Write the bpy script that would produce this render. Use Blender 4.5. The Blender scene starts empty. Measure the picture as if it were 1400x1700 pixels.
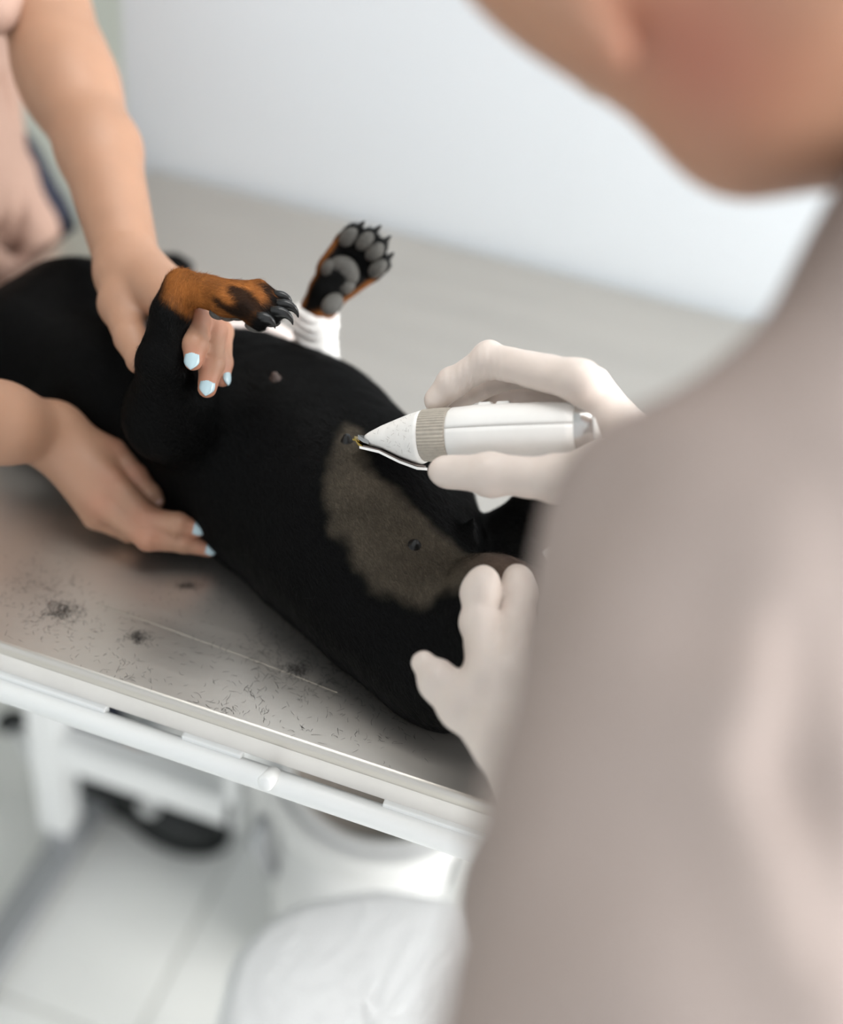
import bpy, bmesh, math, random
import numpy as np
from mathutils import Vector, Matrix

S = bpy.context.scene
COL = S.collection
rng = np.random.default_rng(7)
random.seed(7)

# ------------------------------------------------------------------ camera
F = 2020.0                                   # focal length in pixels of the 1400x1700 frame
CAM = np.array([0.0, 0.0, 1.47])
_d = np.array([330 - 700, 3300 - 850, F]); _d /= np.linalg.norm(_d)
_x = np.array([-11065 - 700, -2593 - 850, F]); _x -= _d * (_x @ _d); _x /= -np.linalg.norm(_x)
M = np.stack([_x, np.cross(-_d, _x), -_d])   # camera (right, down, forward) -> world
cam = bpy.data.cameras.new('camera')
cam.sensor_fit = 'VERTICAL'; cam.sensor_height = 36.0
cam.lens = F / 1700 * 36
cam.clip_start = 0.02
cam.dof.use_dof = True
cam.dof.focus_distance = 0.79
cam.dof.aperture_fstop = 1.55
co = bpy.data.objects.new('camera', cam); COL.objects.link(co)
mw = Matrix.Identity(4)
for i in range(3):
    mw[i][0], mw[i][1], mw[i][2], mw[i][3] = M[i, 0], -M[i, 1], -M[i, 2], CAM[i]
co.matrix_world = mw
S.camera = co

def ray(px, py): return M @ np.array([(px - 700) / F, (py - 850) / F, 1.0])
def D(px, py, d): return CAM + ray(px, py) * d             # a point at a measured distance
def Z(px, py, z): r = ray(px, py); return CAM + r * ((z - CAM[2]) / r[2])   # a point at a known height
def V(*a): return np.array(a, float)
def unit(a): a = np.asarray(a, float); return a / np.linalg.norm(a)

# ------------------------------------------------------------------ light
w = bpy.data.worlds.new('world'); S.world = w; w.use_nodes = True
w.node_tree.nodes['Background'].inputs[0].default_value = (0.93, 0.97, 1.0, 1)
w.node_tree.nodes['Background'].inputs[1].default_value = 0.92
def area(name, loc, target, sx, sy, power, color=(1, 1, 1)):
    l = bpy.data.lights.new(name, 'AREA'); l.shape = 'RECTANGLE'; l.size = sx; l.size_y = sy
    l.energy = power; l.color = color
    o = bpy.data.objects.new(name, l); COL.objects.link(o)
    o.location = loc
    o.rotation_euler = (Vector(target) - Vector(loc)).to_track_quat('-Z', 'Y').to_euler()
    return o
area('window_light', (1.95, 0.6, 1.32), (-1, 0.6, 0.9), 2.0, 1.9, 115, (1.0, 0.99, 0.97))
area('ceiling_light', (-0.1, 0.75, 2.62), (-0.1, 0.75, 0), 1.2, 0.6, 14, (1.0, 0.98, 0.95))
S.view_settings.view_transform = 'Standard'
S.view_settings.look = 'None'
S.view_settings.gamma = 1.0
S.view_settings.use_curve_mapping = False
S.view_settings.exposure = 0.14
S.cycles.use_denoising = True
S.cycles.max_bounces = 8

# ------------------------------------------------------------------ materials
def lin(r, g, b):
    f = lambda c: c / 12.92 if c <= 0.04045 else ((c + 0.055) / 1.055) ** 2.4
    return (f(r / 255), f(g / 255), f(b / 255), 1.0)

def mat(name, rgb, rough=0.6, metal=0.0, var=0.06, scale=20.0, bump=0.0, bscale=200.0, spec=0.5,
        sss=0.0, attr=None, coat=0.0, stretch=None, rvar=0.0):
    m = bpy.data.materials.new(name); m.use_nodes = True
    nt = m.node_tree; b = nt.nodes['Principled BSDF']
    b.inputs['Roughness'].default_value = rough
    b.inputs['Metallic'].default_value = metal
    b.inputs['Specular IOR Level'].default_value = spec
    b.inputs['Coat Weight'].default_value = coat
    tc = nt.nodes.new('ShaderNodeTexCoord')
    src = tc.outputs['Object']
    if stretch:
        mp = nt.nodes.new('ShaderNodeMapping'); mp.inputs['Scale'].default_value = stretch
        nt.links.new(src, mp.inputs['Vector']); src = mp.outputs['Vector']
    n = nt.nodes.new('ShaderNodeTexNoise'); n.inputs['Scale'].default_value = scale
    n.inputs['Detail'].default_value = 5
    nt.links.new(src, n.inputs['Vector'])
    rgb = lin(*rgb)
    mix = nt.nodes.new('ShaderNodeMix'); mix.data_type = 'RGBA'; mix.blend_type = 'MULTIPLY'
    mix.inputs[0].default_value = 1.0
    if attr:
        a = nt.nodes.new('ShaderNodeAttribute'); a.attribute_name = attr
        nt.links.new(a.outputs['Color'], mix.inputs[6])
    else:
        mix.inputs[6].default_value = rgb
    mr = nt.nodes.new('ShaderNodeMapRange')
    mr.inputs['From Min'].default_value = 0.3; mr.inputs['From Max'].default_value = 0.7
    mr.inputs['To Min'].default_value = 1 - var; mr.inputs['To Max'].default_value = 1 + var
    nt.links.new(n.outputs['Fac'], mr.inputs['Value'])
    cc = nt.nodes.new('ShaderNodeCombineColor')
    for k in range(3): nt.links.new(mr.outputs[0], cc.inputs[k])
    nt.links.new(cc.outputs[0], mix.inputs[7])
    nt.links.new(mix.outputs[2], b.inputs['Base Color'])
    if rvar:
        m2 = nt.nodes.new('ShaderNodeMapRange')
        m2.inputs['From Min'].default_value = 0.3; m2.inputs['From Max'].default_value = 0.7
        m2.inputs['To Min'].default_value = rough - rvar; m2.inputs['To Max'].default_value = rough + rvar
        nt.links.new(n.outputs['Fac'], m2.inputs['Value']); nt.links.new(m2.outputs[0], b.inputs['Roughness'])
    if bump:
        n2 = nt.nodes.new('ShaderNodeTexNoise'); n2.inputs['Scale'].default_value = bscale
        n2.inputs['Detail'].default_value = 3
        nt.links.new(src, n2.inputs['Vector'])
        bp = nt.nodes.new('ShaderNodeBump'); bp.inputs['Strength'].default_value = bump
        bp.inputs['Distance'].default_value = 0.002
        nt.links.new(n2.outputs['Fac'], bp.inputs['Height']); nt.links.new(bp.outputs[0], b.inputs['Normal'])
    if sss:
        b.inputs['Subsurface Weight'].default_value = sss
        b.inputs['Subsurface Radius'].default_value = (0.012, 0.005, 0.003)
        b.inputs['Subsurface Scale'].default_value = 0.5
    return m

MT = dict(
    wall=mat('wall_paint', (206, 212, 217), 0.7, var=0.01, scale=3),
    wall_grey=mat('greenish_paint', (214, 215, 205), 0.7, var=0.02, scale=3),
    tile=mat('floor_tile', (238, 238, 234), 0.35, var=0.02, scale=4),
    grout=mat('grout', (208, 208, 203), 0.9),
    steel=mat('brushed_steel', (200, 195, 188), 0.36, 0.92, var=0.025, scale=5, bump=0.015, bscale=40, stretch=(1, 5, 1), rvar=0.04),
    skirt=mat('steel_edge', (228, 224, 219), 0.38, 0.3, var=0.03, scale=30),
    white_paint=mat('white_enamel', (236, 237, 236), 0.35, var=0.01),
    grey_metal=mat('grey_metal', (168, 170, 172), 0.4, 0.3, var=0.03),
    black_plastic=mat('black_plastic', (22, 26, 25), 0.5),
    skin=mat('skin', (222, 178, 150), 0.5, var=0.05, scale=28, bump=0.05, bscale=500, sss=0.12, attr='tint'),
    nail=mat('pale_blue_polish', (176, 199, 206), 0.15, coat=0.6, var=0.02),
    nail_bare=mat('bare_nail', (200, 162, 148), 0.25, coat=0.4, var=0.02),
    glove=mat('latex_glove', (212, 199, 190), 0.5, var=0.025, scale=60, bump=0.10, bscale=160, sss=0.05),
    shirt=mat('beige_pink_cotton', (178, 147, 132), 0.85, var=0.03, scale=60, bump=0.1, bscale=900),
    jeans=mat('dark_denim', (40, 43, 58), 0.9, var=0.12, scale=120, bump=0.1, bscale=900),
    coat=mat('mauve_grey_coat', (144, 131, 125), 0.8, var=0.02, scale=40, bump=0.05, bscale=600),
    trousers=mat('grey_trousers', (150, 145, 145), 0.9),
    hair=mat('brown_hair', (62, 44, 34), 0.5, var=0.25, scale=60, bump=0.4, bscale=80, stretch=(1, 1, .15)),
    eye=mat('eye', (235, 232, 228), 0.2), iris=mat('iris', (70, 50, 35), 0.2),
    fur=mat('short_black_fur', (12, 14, 13), 0.7, var=0.15, scale=160, bump=0.3, bscale=420, spec=0.07, attr='tint'),
    strand=mat('fur_strands', (12, 14, 13), 0.5, var=0.0, spec=0.08, attr='tint'),
    pad=mat('dark_grey_pad', (74, 72, 68), 0.6, var=0.12, scale=200, bump=0.5, bscale=700),
    claw=mat('dark_claw', (30, 30, 30), 0.3, var=0.2, scale=200),
    nose=mat('black_nose', (16, 16, 16), 0.35, bump=0.4, bscale=600),
    nipple=mat('nipple', (70, 56, 50), 0.6),
    bandage=mat('white_bandage', (243, 241, 238), 0.85, var=0.02, scale=120, bump=0.3, bscale=500),
    gauze=mat('pale_pink_cloth', (232, 218, 212), 0.9, bump=0.3, bscale=500),
    clip_white=mat('white_plastic', (238, 237, 234), 0.32, var=0.015, scale=90),
    clip_ring=mat('grey_beige_ring', (176, 168, 156), 0.5, var=0.08, scale=300),
    clip_dirt=mat('worn_white_plastic', (232, 230, 226), 0.4, var=0.05, scale=140),
    clip_line=mat('dark_line', (110, 98, 92), 0.7),
    brass=mat('brass_blade', (150, 128, 70), 0.25, 1.0), blade=mat('steel_blade', (150, 150, 148), 0.2, 1.0),
    cap=mat('silver_end_cap', (196, 193, 190), 0.22, 0.75, var=0.06, scale=80),
    bin=mat('white_bin', (220, 220, 218), 0.35, var=0.01), liner=mat('beige_liner', (140, 131, 122), 0.6),
    terry=mat('white_terry', (250, 250, 250), 0.95, var=0.02, bump=0.8, bscale=260),
    chrome=mat('dark_chrome', (70, 72, 72), 0.25, 0.9), shoe_spot=mat('white_rubber', (225, 225, 222), 0.5),
    snip=mat('cut_hair', (24, 21, 19), 0.6), scratch=mat('scratch', (206, 198, 186), 0.4, 0.6),
    glass=None,
)
g = bpy.data.materials.new('window_glass'); g.use_nodes = True
g.node_tree.nodes['Principled BSDF'].inputs['Transmission Weight'].default_value = 1.0
g.node_tree.nodes['Principled BSDF'].inputs['Roughness'].default_value = 0.0
g.node_tree.nodes['Principled BSDF'].inputs['IOR'].default_value = 1.01
MT['glass'] = g

# ------------------------------------------------------------------ object helpers
def tag(o, label=None, cat=None, group=None, kind=None):
    if label: o['label'] = label
    if cat: o['category'] = cat
    if group: o['group'] = group
    if kind: o['kind'] = kind
    return o

def empty(name, loc, label=None, cat=None, group=None):
    o = bpy.data.objects.new(name, None); COL.objects.link(o)
    o.location = loc; o.empty_display_size = 0.05
    return tag(o, label, cat, group)

def link(name, me, m, parent=None):
    o = bpy.data.objects.new(name, me); COL.objects.link(o)
    if m: me.materials.append(m)
    if parent is not None:
        o.parent = parent
        o.matrix_parent_inverse = Matrix.Translation(-(Vector(wloc(parent))))
    return o

def wloc(o):
    v = Vector(o.location)
    return v                                            # parents are either Empties at a place or meshes at the origin

def from_bm(name, bm, m, parent=None, smooth=False):
    me = bpy.data.meshes.new(name); bmesh.ops.recalc_face_normals(bm, faces=bm.faces[:])
    bm.to_mesh(me); bm.free()
    if smooth: me.polygons.foreach_set('use_smooth', [True] * len(me.polygons))
    return link(name, me, m, parent)

def from_arrays(name, v, f, m, parent=None, smooth=True):
    me = bpy.data.meshes.new(name)
    me.from_pydata(np.asarray(v).tolist(), [], f.tolist() if hasattr(f, 'tolist') else [tuple(int(i) for i in q) for q in f])
    if smooth: me.polygons.foreach_set('use_smooth', [True] * len(me.polygons))
    me.update()
    return link(name, me, m, parent)

def add_box(bm, lo, hi, bevel=0.0, seg=2):
    lo, hi = Vector(lo), Vector(hi)
    r = bmesh.ops.create_cube(bm, size=1.0, matrix=Matrix.Translation((lo + hi) / 2) @ Matrix.Diagonal((*(hi - lo), 1)))
    if bevel:
        es = list({e for v in r['verts'] for e in v.link_edges})
        bmesh.ops.bevel(bm, geom=es, offset=bevel, segments=seg, affect='EDGES', profile=0.5)

def box(name, lo, hi, m, parent=None, bevel=0.0, smooth=False):
    bm = bmesh.new(); add_box(bm, lo, hi, bevel); return from_bm(name, bm, m, parent, smooth)

def frame_of(t, hint=(0, 0, 1)):
    t = unit(t); h = np.asarray(hint, float)
    if abs(t @ unit(h)) > 0.98: h = V(1, 0.1, 0)
    a = unit(np.cross(h, t)); b = np.cross(t, a)
    return t, a, b                                       # b is nearest to the hint

def loft(rings, close_ends=True):
    n = len(rings[0]); v = np.concatenate(rings); f = []
    for i in range(len(rings) - 1):
        for j in range(n):
            f.append((i * n + j, i * n + (j + 1) % n, (i + 1) * n + (j + 1) % n, (i + 1) * n + j))
    if close_ends:
        f.append(tuple(range(n))[::-1]); f.append(tuple((len(rings) - 1) * n + j for j in range(n)))
    return v, f

def tube(pts, rad, n=12, flat=1.0, hint=(0, 0, 1)):
    pts = [np.asarray(p, float) for p in pts]; rings = []
    for i, p in enumerate(pts):
        t = pts[min(i + 1, len(pts) - 1)] - pts[max(i - 1, 0)]
        _, a, b = frame_of(t, hint)
        r = rad[i] if hasattr(rad, '__len__') else rad
        rings.append(np.array([p + r * (math.cos(2 * math.pi * k / n) * a + flat * math.sin(2 * math.pi * k / n) * b) for k in range(n)]))
    return loft(rings)

def add_arrays(bm, v, f):
    vs = [bm.verts.new(p) for p in v]
    for q in f:
        try: bm.faces.new([vs[i] for i in q])
        except ValueError: pass

def lathe(profile, base, axis=(0, 0, 1), n=40, hint=(1, 0, 0), ell=1.0, caps=True):
    t, a, b = frame_of(axis, hint)
    rings = [np.array([np.asarray(base) + t * h + max(r, 1e-5) * (math.cos(2 * math.pi * k / n) * a + ell * math.sin(2 * math.pi * k / n) * b)
                       for k in range(n)]) for h, r in profile]
    return loft(rings, caps)

# ------------------------------------------------------------------ continuous bodies: blended distance fields
def cone(a, b, ra, rb, k=0.006, flat=None): return ('cone', np.asarray(a, float), np.asarray(b, float), ra, rb, k, flat)
def ell(c, r, axes=None, k=0.01): return ('ell', np.asarray(c, float), np.asarray(r, float), np.eye(3) if axes is None else np.asarray(axes, float), k)
def sub(p): return ('sub',) + p
def chain(pts, rad, k=0.006, flat=None): return [cone(pts[i], pts[i + 1], rad[i], rad[i + 1], k, flat) for i in range(len(pts) - 1)]

def prim_d(p, P):
    if p[0] == 'cone':
        _, a, b, ra, rb, k, flat = p
        ba = b - a; t = np.clip(((P - a) @ ba) / max(ba @ ba, 1e-12), 0, 1)
        v = P - a - t[..., None] * ba
        if flat is not None:
            n = np.asarray(flat[0]); v = v + (v @ n)[..., None] * n * (1 / flat[1] - 1)
        return np.sqrt((v * v).sum(-1)) - (ra + (rb - ra) * t)
    _, c, r, ax, k = p
    q = (P - c) @ ax.T
    k0 = np.sqrt(((q / r) ** 2).sum(-1)); k1 = np.sqrt(((q / r ** 2) ** 2).sum(-1))
    return k0 * (k0 - 1) / np.maximum(k1, 1e-9)

def bounds(p):
    if p[0] == 'cone':
        r = max(p[3], p[4]) * max(1, p[6][1] if p[6] else 1)
        return np.minimum(p[1], p[2]) - r, np.maximum(p[1], p[2]) + r
    r = np.sqrt(((p[3].T * p[2]) ** 2).sum(1)); return p[1] - r, p[1] + r

def field_mesh(prims, h, planes=(), relax=1):
    """planes: (point, normal) half spaces that cut the body off cleanly"""
    bs = [bounds(p[1:] if p[0] == 'sub' else p) for p in prims if p[0] != 'sub']
    lo = np.min([b[0] for b in bs], 0) - 4 * h; hi = np.max([b[1] for b in bs], 0) + 4 * h
    n = np.ceil((hi - lo) / h).astype(int) + 1
    g = [lo[i] + h * np.arange(n[i]) for i in range(3)]
    phi = np.full(n, 0.06, np.float32)
    for p in prims:
        s = p[0] == 'sub'; q = p[1:] if s else p
        k = q[5] if q[0] == 'cone' else q[4]
        l, u = bounds(q); m = 2.5 * h + k + 0.004
        i0 = np.clip(np.floor((l - m - lo) / h).astype(int), 0, n); i1 = np.clip(np.ceil((u + m - lo) / h).astype(int) + 1, 0, n)
        if (i1 <= i0).any(): continue
        G = np.stack(np.meshgrid(*[g[i][i0[i]:i1[i]] for i in range(3)], indexing='ij'), -1)
        d = prim_d(q, G).astype(np.float32)
        sl = tuple(slice(i0[i], i1[i]) for i in range(3)); c = phi[sl]
        if s:
            d = -d; t = np.clip(0.5 - 0.5 * (d - c) / k, 0, 1)
            phi[sl] = d * (1 - t) + c * t + k * t * (1 - t) if False else np.maximum(c, d) + np.maximum(k - np.abs(c - d), 0) ** 2 / (4 * k)
        else:
            phi[sl] = np.minimum(c, d) - np.maximum(k - np.abs(c - d), 0) ** 2 / (4 * k)
    for pt, nn in planes:
        nn = unit(nn)
        G = (g[0][:, None, None] - pt[0]) * nn[0] + (g[1][None, :, None] - pt[1]) * nn[1] + (g[2][None, None, :] - pt[2]) * nn[2]
        phi = np.maximum(phi, G.astype(np.float32))
    s = phi < 0
    c8 = [(i, j, k) for i in (0, 1) for j in (0, 1) for k in (0, 1)]
    cnt = sum(s[i:n[0] - 1 + i, j:n[1] - 1 + j, k:n[2] - 1 + k].astype(np.int8) for i, j, k in c8)
    idx = np.argwhere((cnt > 0) & (cnt < 8))
    cv = {c: phi[idx[:, 0] + c[0], idx[:, 1] + c[1], idx[:, 2] + c[2]] for c in c8}
    acc = np.zeros((len(idx), 3)); num = np.zeros(len(idx))
    for a in c8:
        for ax in range(3):
            if a[ax]: continue
            b = list(a); b[ax] = 1; b = tuple(b)
            cr = (cv[a] < 0) != (cv[b] < 0)
            t = np.where(cr, cv[a] / np.where(cr, cv[a] - cv[b], 1), 0)
            pos = np.tile(np.array(a, float), (len(idx), 1)); pos[:, ax] += t
            acc += pos * cr[:, None]; num += cr
    v = lo + h * (idx + acc / num[:, None])
    vid = np.full(n - 1, -1, np.int32); vid[tuple(idx.T)] = np.arange(len(idx))
    faces = []
    for ax in range(3):
        sl0 = [slice(None)] * 3; sl1 = [slice(None)] * 3; sl0[ax] = slice(0, -1); sl1[ax] = slice(1, None)
        e = np.argwhere(s[tuple(sl0)] != s[tuple(sl1)])
        u1, u2 = (ax + 1) % 3, (ax + 2) % 3
        e = e[(e[:, u1] > 0) & (e[:, u2] > 0) & (e[:, u1] < n[u1] - 1) & (e[:, u2] < n[u2] - 1)]
        q = []
        for d1, d2 in ((1, 1), (0, 1), (0, 0), (1, 0)):
            c = e.copy(); c[:, u1] -= d1; c[:, u2] -= d2; q.append(vid[tuple(c.T)])
        q = np.stack(q, 1); flip = ~s[tuple(e.T)]
        q[flip] = q[flip][:, ::-1]; faces.append(q)
    f = np.concatenate(faces); f = f[(f >= 0).all(1)]
    for _ in range(relax):
        a = np.zeros_like(v); c = np.zeros(len(v))
        for i in range(4):
            np.add.at(a, f[:, i], v[f[:, (i + 1) % 4]] + v[f[:, i - 1]]); np.add.at(c, f[:, i], 2)
        v = 0.5 * v + 0.5 * a / np.maximum(c, 1)[:, None]
    return v, f

def normals(v, f):
    nn = np.cross(v[f[:, 2]] - v[f[:, 0]], v[f[:, 3]] - v[f[:, 1]])
    out = np.zeros_like(v)
    for i in range(4): np.add.at(out, f[:, i], nn)
    return out / np.maximum(np.linalg.norm(out, axis=1), 1e-12)[:, None]

def wave(v, freq, seed):
    r = np.random.default_rng(seed); out = np.zeros(len(v))
    for i in range(7):
        d = unit(r.normal(size=3)) * freq * (0.6 + 0.9 * r.random())
        out += np.sin(v @ d + r.random() * 6.28) / 7 ** 0.5
    return out

def paint(o, rgb):
    a = o.data.color_attributes.new('tint', 'FLOAT_COLOR', 'POINT')
    a.data.foreach_set('color', np.concatenate([rgb, np.ones((len(rgb), 1))], 1).astype(np.float32).ravel())

def smooth01(x, a, b): t = np.clip((x - a) / (b - a), 0, 1); return t * t * (3 - 2 * t)

def nail(parent, tip, back, up, L, W, m, label=None):
    """almond nail: grid arched over the finger; tip = free end"""
    t = unit(np.asarray(tip) - back); up = np.asarray(up, float); up = unit(up - t * (up @ t)); s = np.cross(up, t)
    nu, nv = 11, 7; top = []; 
    for i in range(nu):
        u = i / (nu - 1); wd = W * (0.80 + 0.25 * math.sin(min(u * 1.4, 1) * 1.57)) * (1 if u < .55 else max(0.04, 1 - ((u - .55) / .45) ** 2.0))
        if u < .15: wd *= 0.72 + 0.28 * u / .15
        for j in range(nv):
            q = 2 * j / (nv - 1) - 1
            top.append(np.asarray(tip) + t * L * (u - 1) + s * wd * q + up * (-(0.42 * wd * q * q) - 0.0009 * (2 * u - 1) ** 2))
    top = np.array(top); bot = top - up * 0.0007; v = np.concatenate([top, bot]); f = []; N = nu * nv
    for i in range(nu - 1):
        for j in range(nv - 1):
            a = i * nv + j; f.append((a, a + 1, a + nv + 1, a + nv)); f.append((N + a + nv, N + a + nv + 1, N + a + 1, N + a))
    rim = [j for j in range(nv)] + [i * nv + nv - 1 for i in range(1, nu)] + [(nu - 1) * nv + j for j in range(nv - 2, -1, -1)] + [i * nv for i in range(nu - 2, 0, -1)]
    for i in range(len(rim)): a, b = rim[i], rim[(i + 1) % len(rim)]; f.append((b, a, N + a, N + b))
    o = from_arrays('fingernail', v, f, m, parent)
    if label: o['label'] = label
    return o

# ================================================================== SETTING
TT = 0.85                                                  # table top height
box('floor', (-2.6, -1.0, -0.05), (2.0, 2.6, -0.004), MT['grout'])['kind'] = 'structure'
floor = bpy.data.objects['floor']
tile_me = None
for i in range(6):
    for j in range(5):
        x0, y0 = -2.195 + 0.6 * i, -0.56 + 0.6 * j
        if tile_me is None:
            t = box('tile', (-0.2975, -0.2975, -0.006), (0.2975, 0.2975, 0.0), MT['tile'], floor, 0.002); tile_me = t.data
        else:
            t = bpy.data.objects.new('tile', tile_me); COL.objects.link(t); t.parent = floor
        t.location = (x0 + 0.3, y0 + 0.3, 0)
tag(box('wall_back', (-0.672, 1.215, -0.004), (2.0, 1.34, 2.7), MT['wall']), kind='structure')
tag(box('wall_left', (-2.7, -1.0, -0.05), (-2.6, 2.6, 2.7), MT['wall_grey']), kind='structure')
tag(box('wall_far', (-2.6, 2.0, -0.004), (-0.55, 2.1, 2.7), MT['wall_grey']), kind='structure')
tag(box('ceiling', (-2.7, -1.0, 2.7), (2.1, 2.6, 2.8), MT['wall']), kind='structure')
bm = bmesh.new()
for lo, hi in (((2.0, -1.0, -.05), (2.1, 2.6, .3)), ((2.0, -1.0, 2.35), (2.1, 2.6, 2.7)), ((2.0, -1.0, .3), (2.1, -.45, 2.35)), ((2.0, 1.65, .3), (2.1, 2.6, 2.35))):
    add_box(bm, lo, hi)
tag(from_bm('wall_right', bm, MT['wall']), kind='structure')
bm = bmesh.new()
for lo, hi in (((2.02, -.45, .3), (2.08, 1.65, .36)), ((2.02, -.45, 2.29), (2.08, 1.65, 2.35)), ((2.02, -.45, .36), (2.08, -.39, 2.29)), ((2.02, 1.59, .36), (2.08, 1.65, 2.29)), ((2.02, .57, .36), (2.08, .63, 2.29))):
    add_box(bm, lo, hi, .004)
win = tag(from_bm('window_1', bm, MT['white_paint']), kind='structure')
box('pane', (2.045, -.39, .36), (2.051, .57, 2.29), MT['glass'], win); box('pane', (2.045, .63, .36), (2.051, 1.59, 2.29), MT['glass'], win)
lamp = empty('ceiling_lamp', (-.1, .75, 2.64), 'flat white ceiling panel lamp above the table', 'lamp')
box('housing', (-.72, .43, 2.64), (.52, 1.07, 2.698), MT['white_paint'], lamp, .004)

# ================================================================== EXAM TABLE
TX0, TX1, TY0, TY1 = -0.635, 0.42, 0.485, 1.2
table = empty('exam_table', (-.1, .84, 0), 'stainless steel topped examination table with white frame, dog lying on it', 'table')
bm = bmesh.new(); add_box(bm, (TX0, TY0, TT - .012), (TX1, TY1, TT), .0038, 4)
from_bm('table_top', bm, MT['steel'], table, False)
for p in bpy.data.objects['table_top'].data.polygons: p.use_smooth = p.area < 0.02
bm = bmesh.new()
add_box(bm, (TX0 + .0005, TY0 + .0005, .8215), (TX1 - .0005, TY0 + .004, TT - .004), .001)
add_box(bm, (TX0 + .0005, TY0 + .004, .8215), (TX0 + .004, TY1 - .001, TT - .004), .001)
add_box(bm, (TX0 + .0005, TY1 - .004, .8215), (TX1 - .0005, TY1 - .0005, TT - .004), .001)
add_box(bm, (TX1 - .004, TY0 + .004, .8215), (TX1 - .0005, TY1 - .004, TT - .004), .001)
from_bm('edge_skirt', bm, MT['skirt'], table)
box('underframe', (TX0 + .03, TY0 + .05, .79), (TX1 - .03, TY1 - .03, .837), MT['black_plastic'], table)['label'] = 'dark underframe seen through the slots'
v, f = tube([(TX0, .4795, .8108), (TX1, .4795, .8108)], .0086, 16); from_arrays('side_rail', v, f, MT['white_paint'], table)
for a, b in ((TX0 + .003, -.30), (-.243, -.2), (-.1, TX1 - .003)):
    box('rail_spacer', (a, .4815, .814), (b, .489, .8225), MT['white_paint'], table, .001)
v, f = lathe([(-.004, .0), (-.004, .0052), (.009, .0058), (.011, .0045), (.0115, 0)], (-.176, .478, .8175), (-.1, -.9, .25), 20)
from_arrays('rail_bolt', v, f, MT['white_paint'], table)['label'] = 'round white plastic bolt on the side rail'
for sx in (-1, 1):                                         # two end frames
    X = -.60 if sx < 0 else .36
    box('leg', (X - .02, .82, .083), (X + .02, .86, .79), MT['white_paint'], table, .003)
    box('inner_column', (X - .0155, .8245, .03), (X + .0155, .8555, .085), MT['grey_metal'], table, .002)
    box('foot', (X - .022, .55, .012), (X + .022, 1.13, .04), MT['grey_metal'], table, .005)
    for yy in (.56, 1.12):
        v, f = lathe([(0, 0), (0, .014), (.012, .014), (.012, 0)], (X, yy, .0), (0, 0, 1), 16); from_arrays('levelling_pad', v, f, MT['black_plastic'], table)
box('crossbar', (-.58, .822, .222), (-.347, .858, .272), MT['white_paint'], table, .003)
box('post', (-.362, .822, .222), (-.342, .858, .79), MT['white_paint'], table, .003)
box('crossbar', (-.045, .822, .222), (.34, .858, .272), MT['white_paint'], table, .003)
box('post', (-.05, .822, .222), (-.027, .858, .79), MT['white_paint'], table, .003)
knob = D(14, 1192, 1.615)
v, f = lathe([(0, 0), (0, .012), (.004, .0165), (.016, .0165), (.02, .012), (.02, 0)], knob, (.8, -.5, .2), 18, ell=1.25)
kn = from_arrays('clamp_knob', v, f, MT['black_plastic'], table); kn['label'] = 'black clamp knob'
v, f = tube([knob + V(.0, .0, -.004), V(-.618, .84, knob[2] - .012)], .006, 10); from_arrays('knob_rod', v, f, MT['white_paint'], table)
v, f = loft([np.array([Z(*p, TT) + V(0, 0, .0003) + o for o in (V(0, .00022, 0), V(0, -.00022, 0), V(0, 0, -.0004))]) for p in ((165, 1003), (290, 1048), (400, 1088), (500, 1126), (560, 1150))])
from_arrays('scratch', v, f, MT['scratch'], table)['label'] = 'long thin pale scratch in the steel'

# cut hairs on the steel: too many to count
def hair_mesh(spots):
    vs, fs = [], []
    for (px, py, sx, sy, n, lmin, lmax) in spots:
        for _ in range(n):
            c = Z(px + rng.normal() * sx, py + rng.normal() * sy, TT)
            if c[1] < TY0 + .004 or c[0] < TX0 + .005: continue
            a = rng.random() * 6.28; L = lmin + (lmax - lmin) * rng.random() ** 1.5; cur = rng.normal() * 1.1
            p = c.copy(); p[2] = TT + .0004; ps = []
            for k in range(4):
                ps.append(p.copy()); p = p + V(math.cos(a), math.sin(a), rng.normal() * .12) * L / 3; a += cur / 3
                p[2] = max(p[2], TT + .0003)
            wd = .00006 + .00006 * rng.random()
            for k in range(4):
                t = ps[min(k + 1, 3)] - ps[max(k - 1, 0)]; s = V(-t[1], t[0], 0); s /= max(np.linalg.norm(s), 1e-9)
                ww = wd * (1, 1, .8, .3)[k]; vs += [ps[k] + s * ww, ps[k] - s * ww]
            b = len(vs) - 8; fs += [(b + 2 * k, b + 2 * k + 1, b + 2 * k + 3, b + 2 * k + 2) for k in range(3)]
    return np.array(vs), fs
v, f = hair_mesh([(90, 1000, 42, 30, 138, .003, .006), (70, 975, 40, 25, 54, .002, .005), (150, 1060, 100, 45, 156, .002, .005), (205, 1128, 22, 6, 36, .002, .005),
                  (300, 1110, 90, 45, 102, .003, .006), (410, 1180, 55, 28, 72, .003, .007), (380, 1175, 20, 10, 24, .002, .005), (450, 1085, 40, 28, 132, .004, .009),
                  (540, 1125, 50, 22, 150, .004, .008), (620, 1180, 70, 40, 120, .003, .007), (350, 990, 50, 25, 60, .003, .006), (40, 930, 40, 20, 40, .002, .004), (520, 1200, 120, 40, 90, .002, .005)])
o = from_arrays('hair_clippings', v, f, MT['snip'], smooth=False); tag(o, 'loose short black hair clippings scattered over the steel table top', 'hair', kind='stuff')
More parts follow.
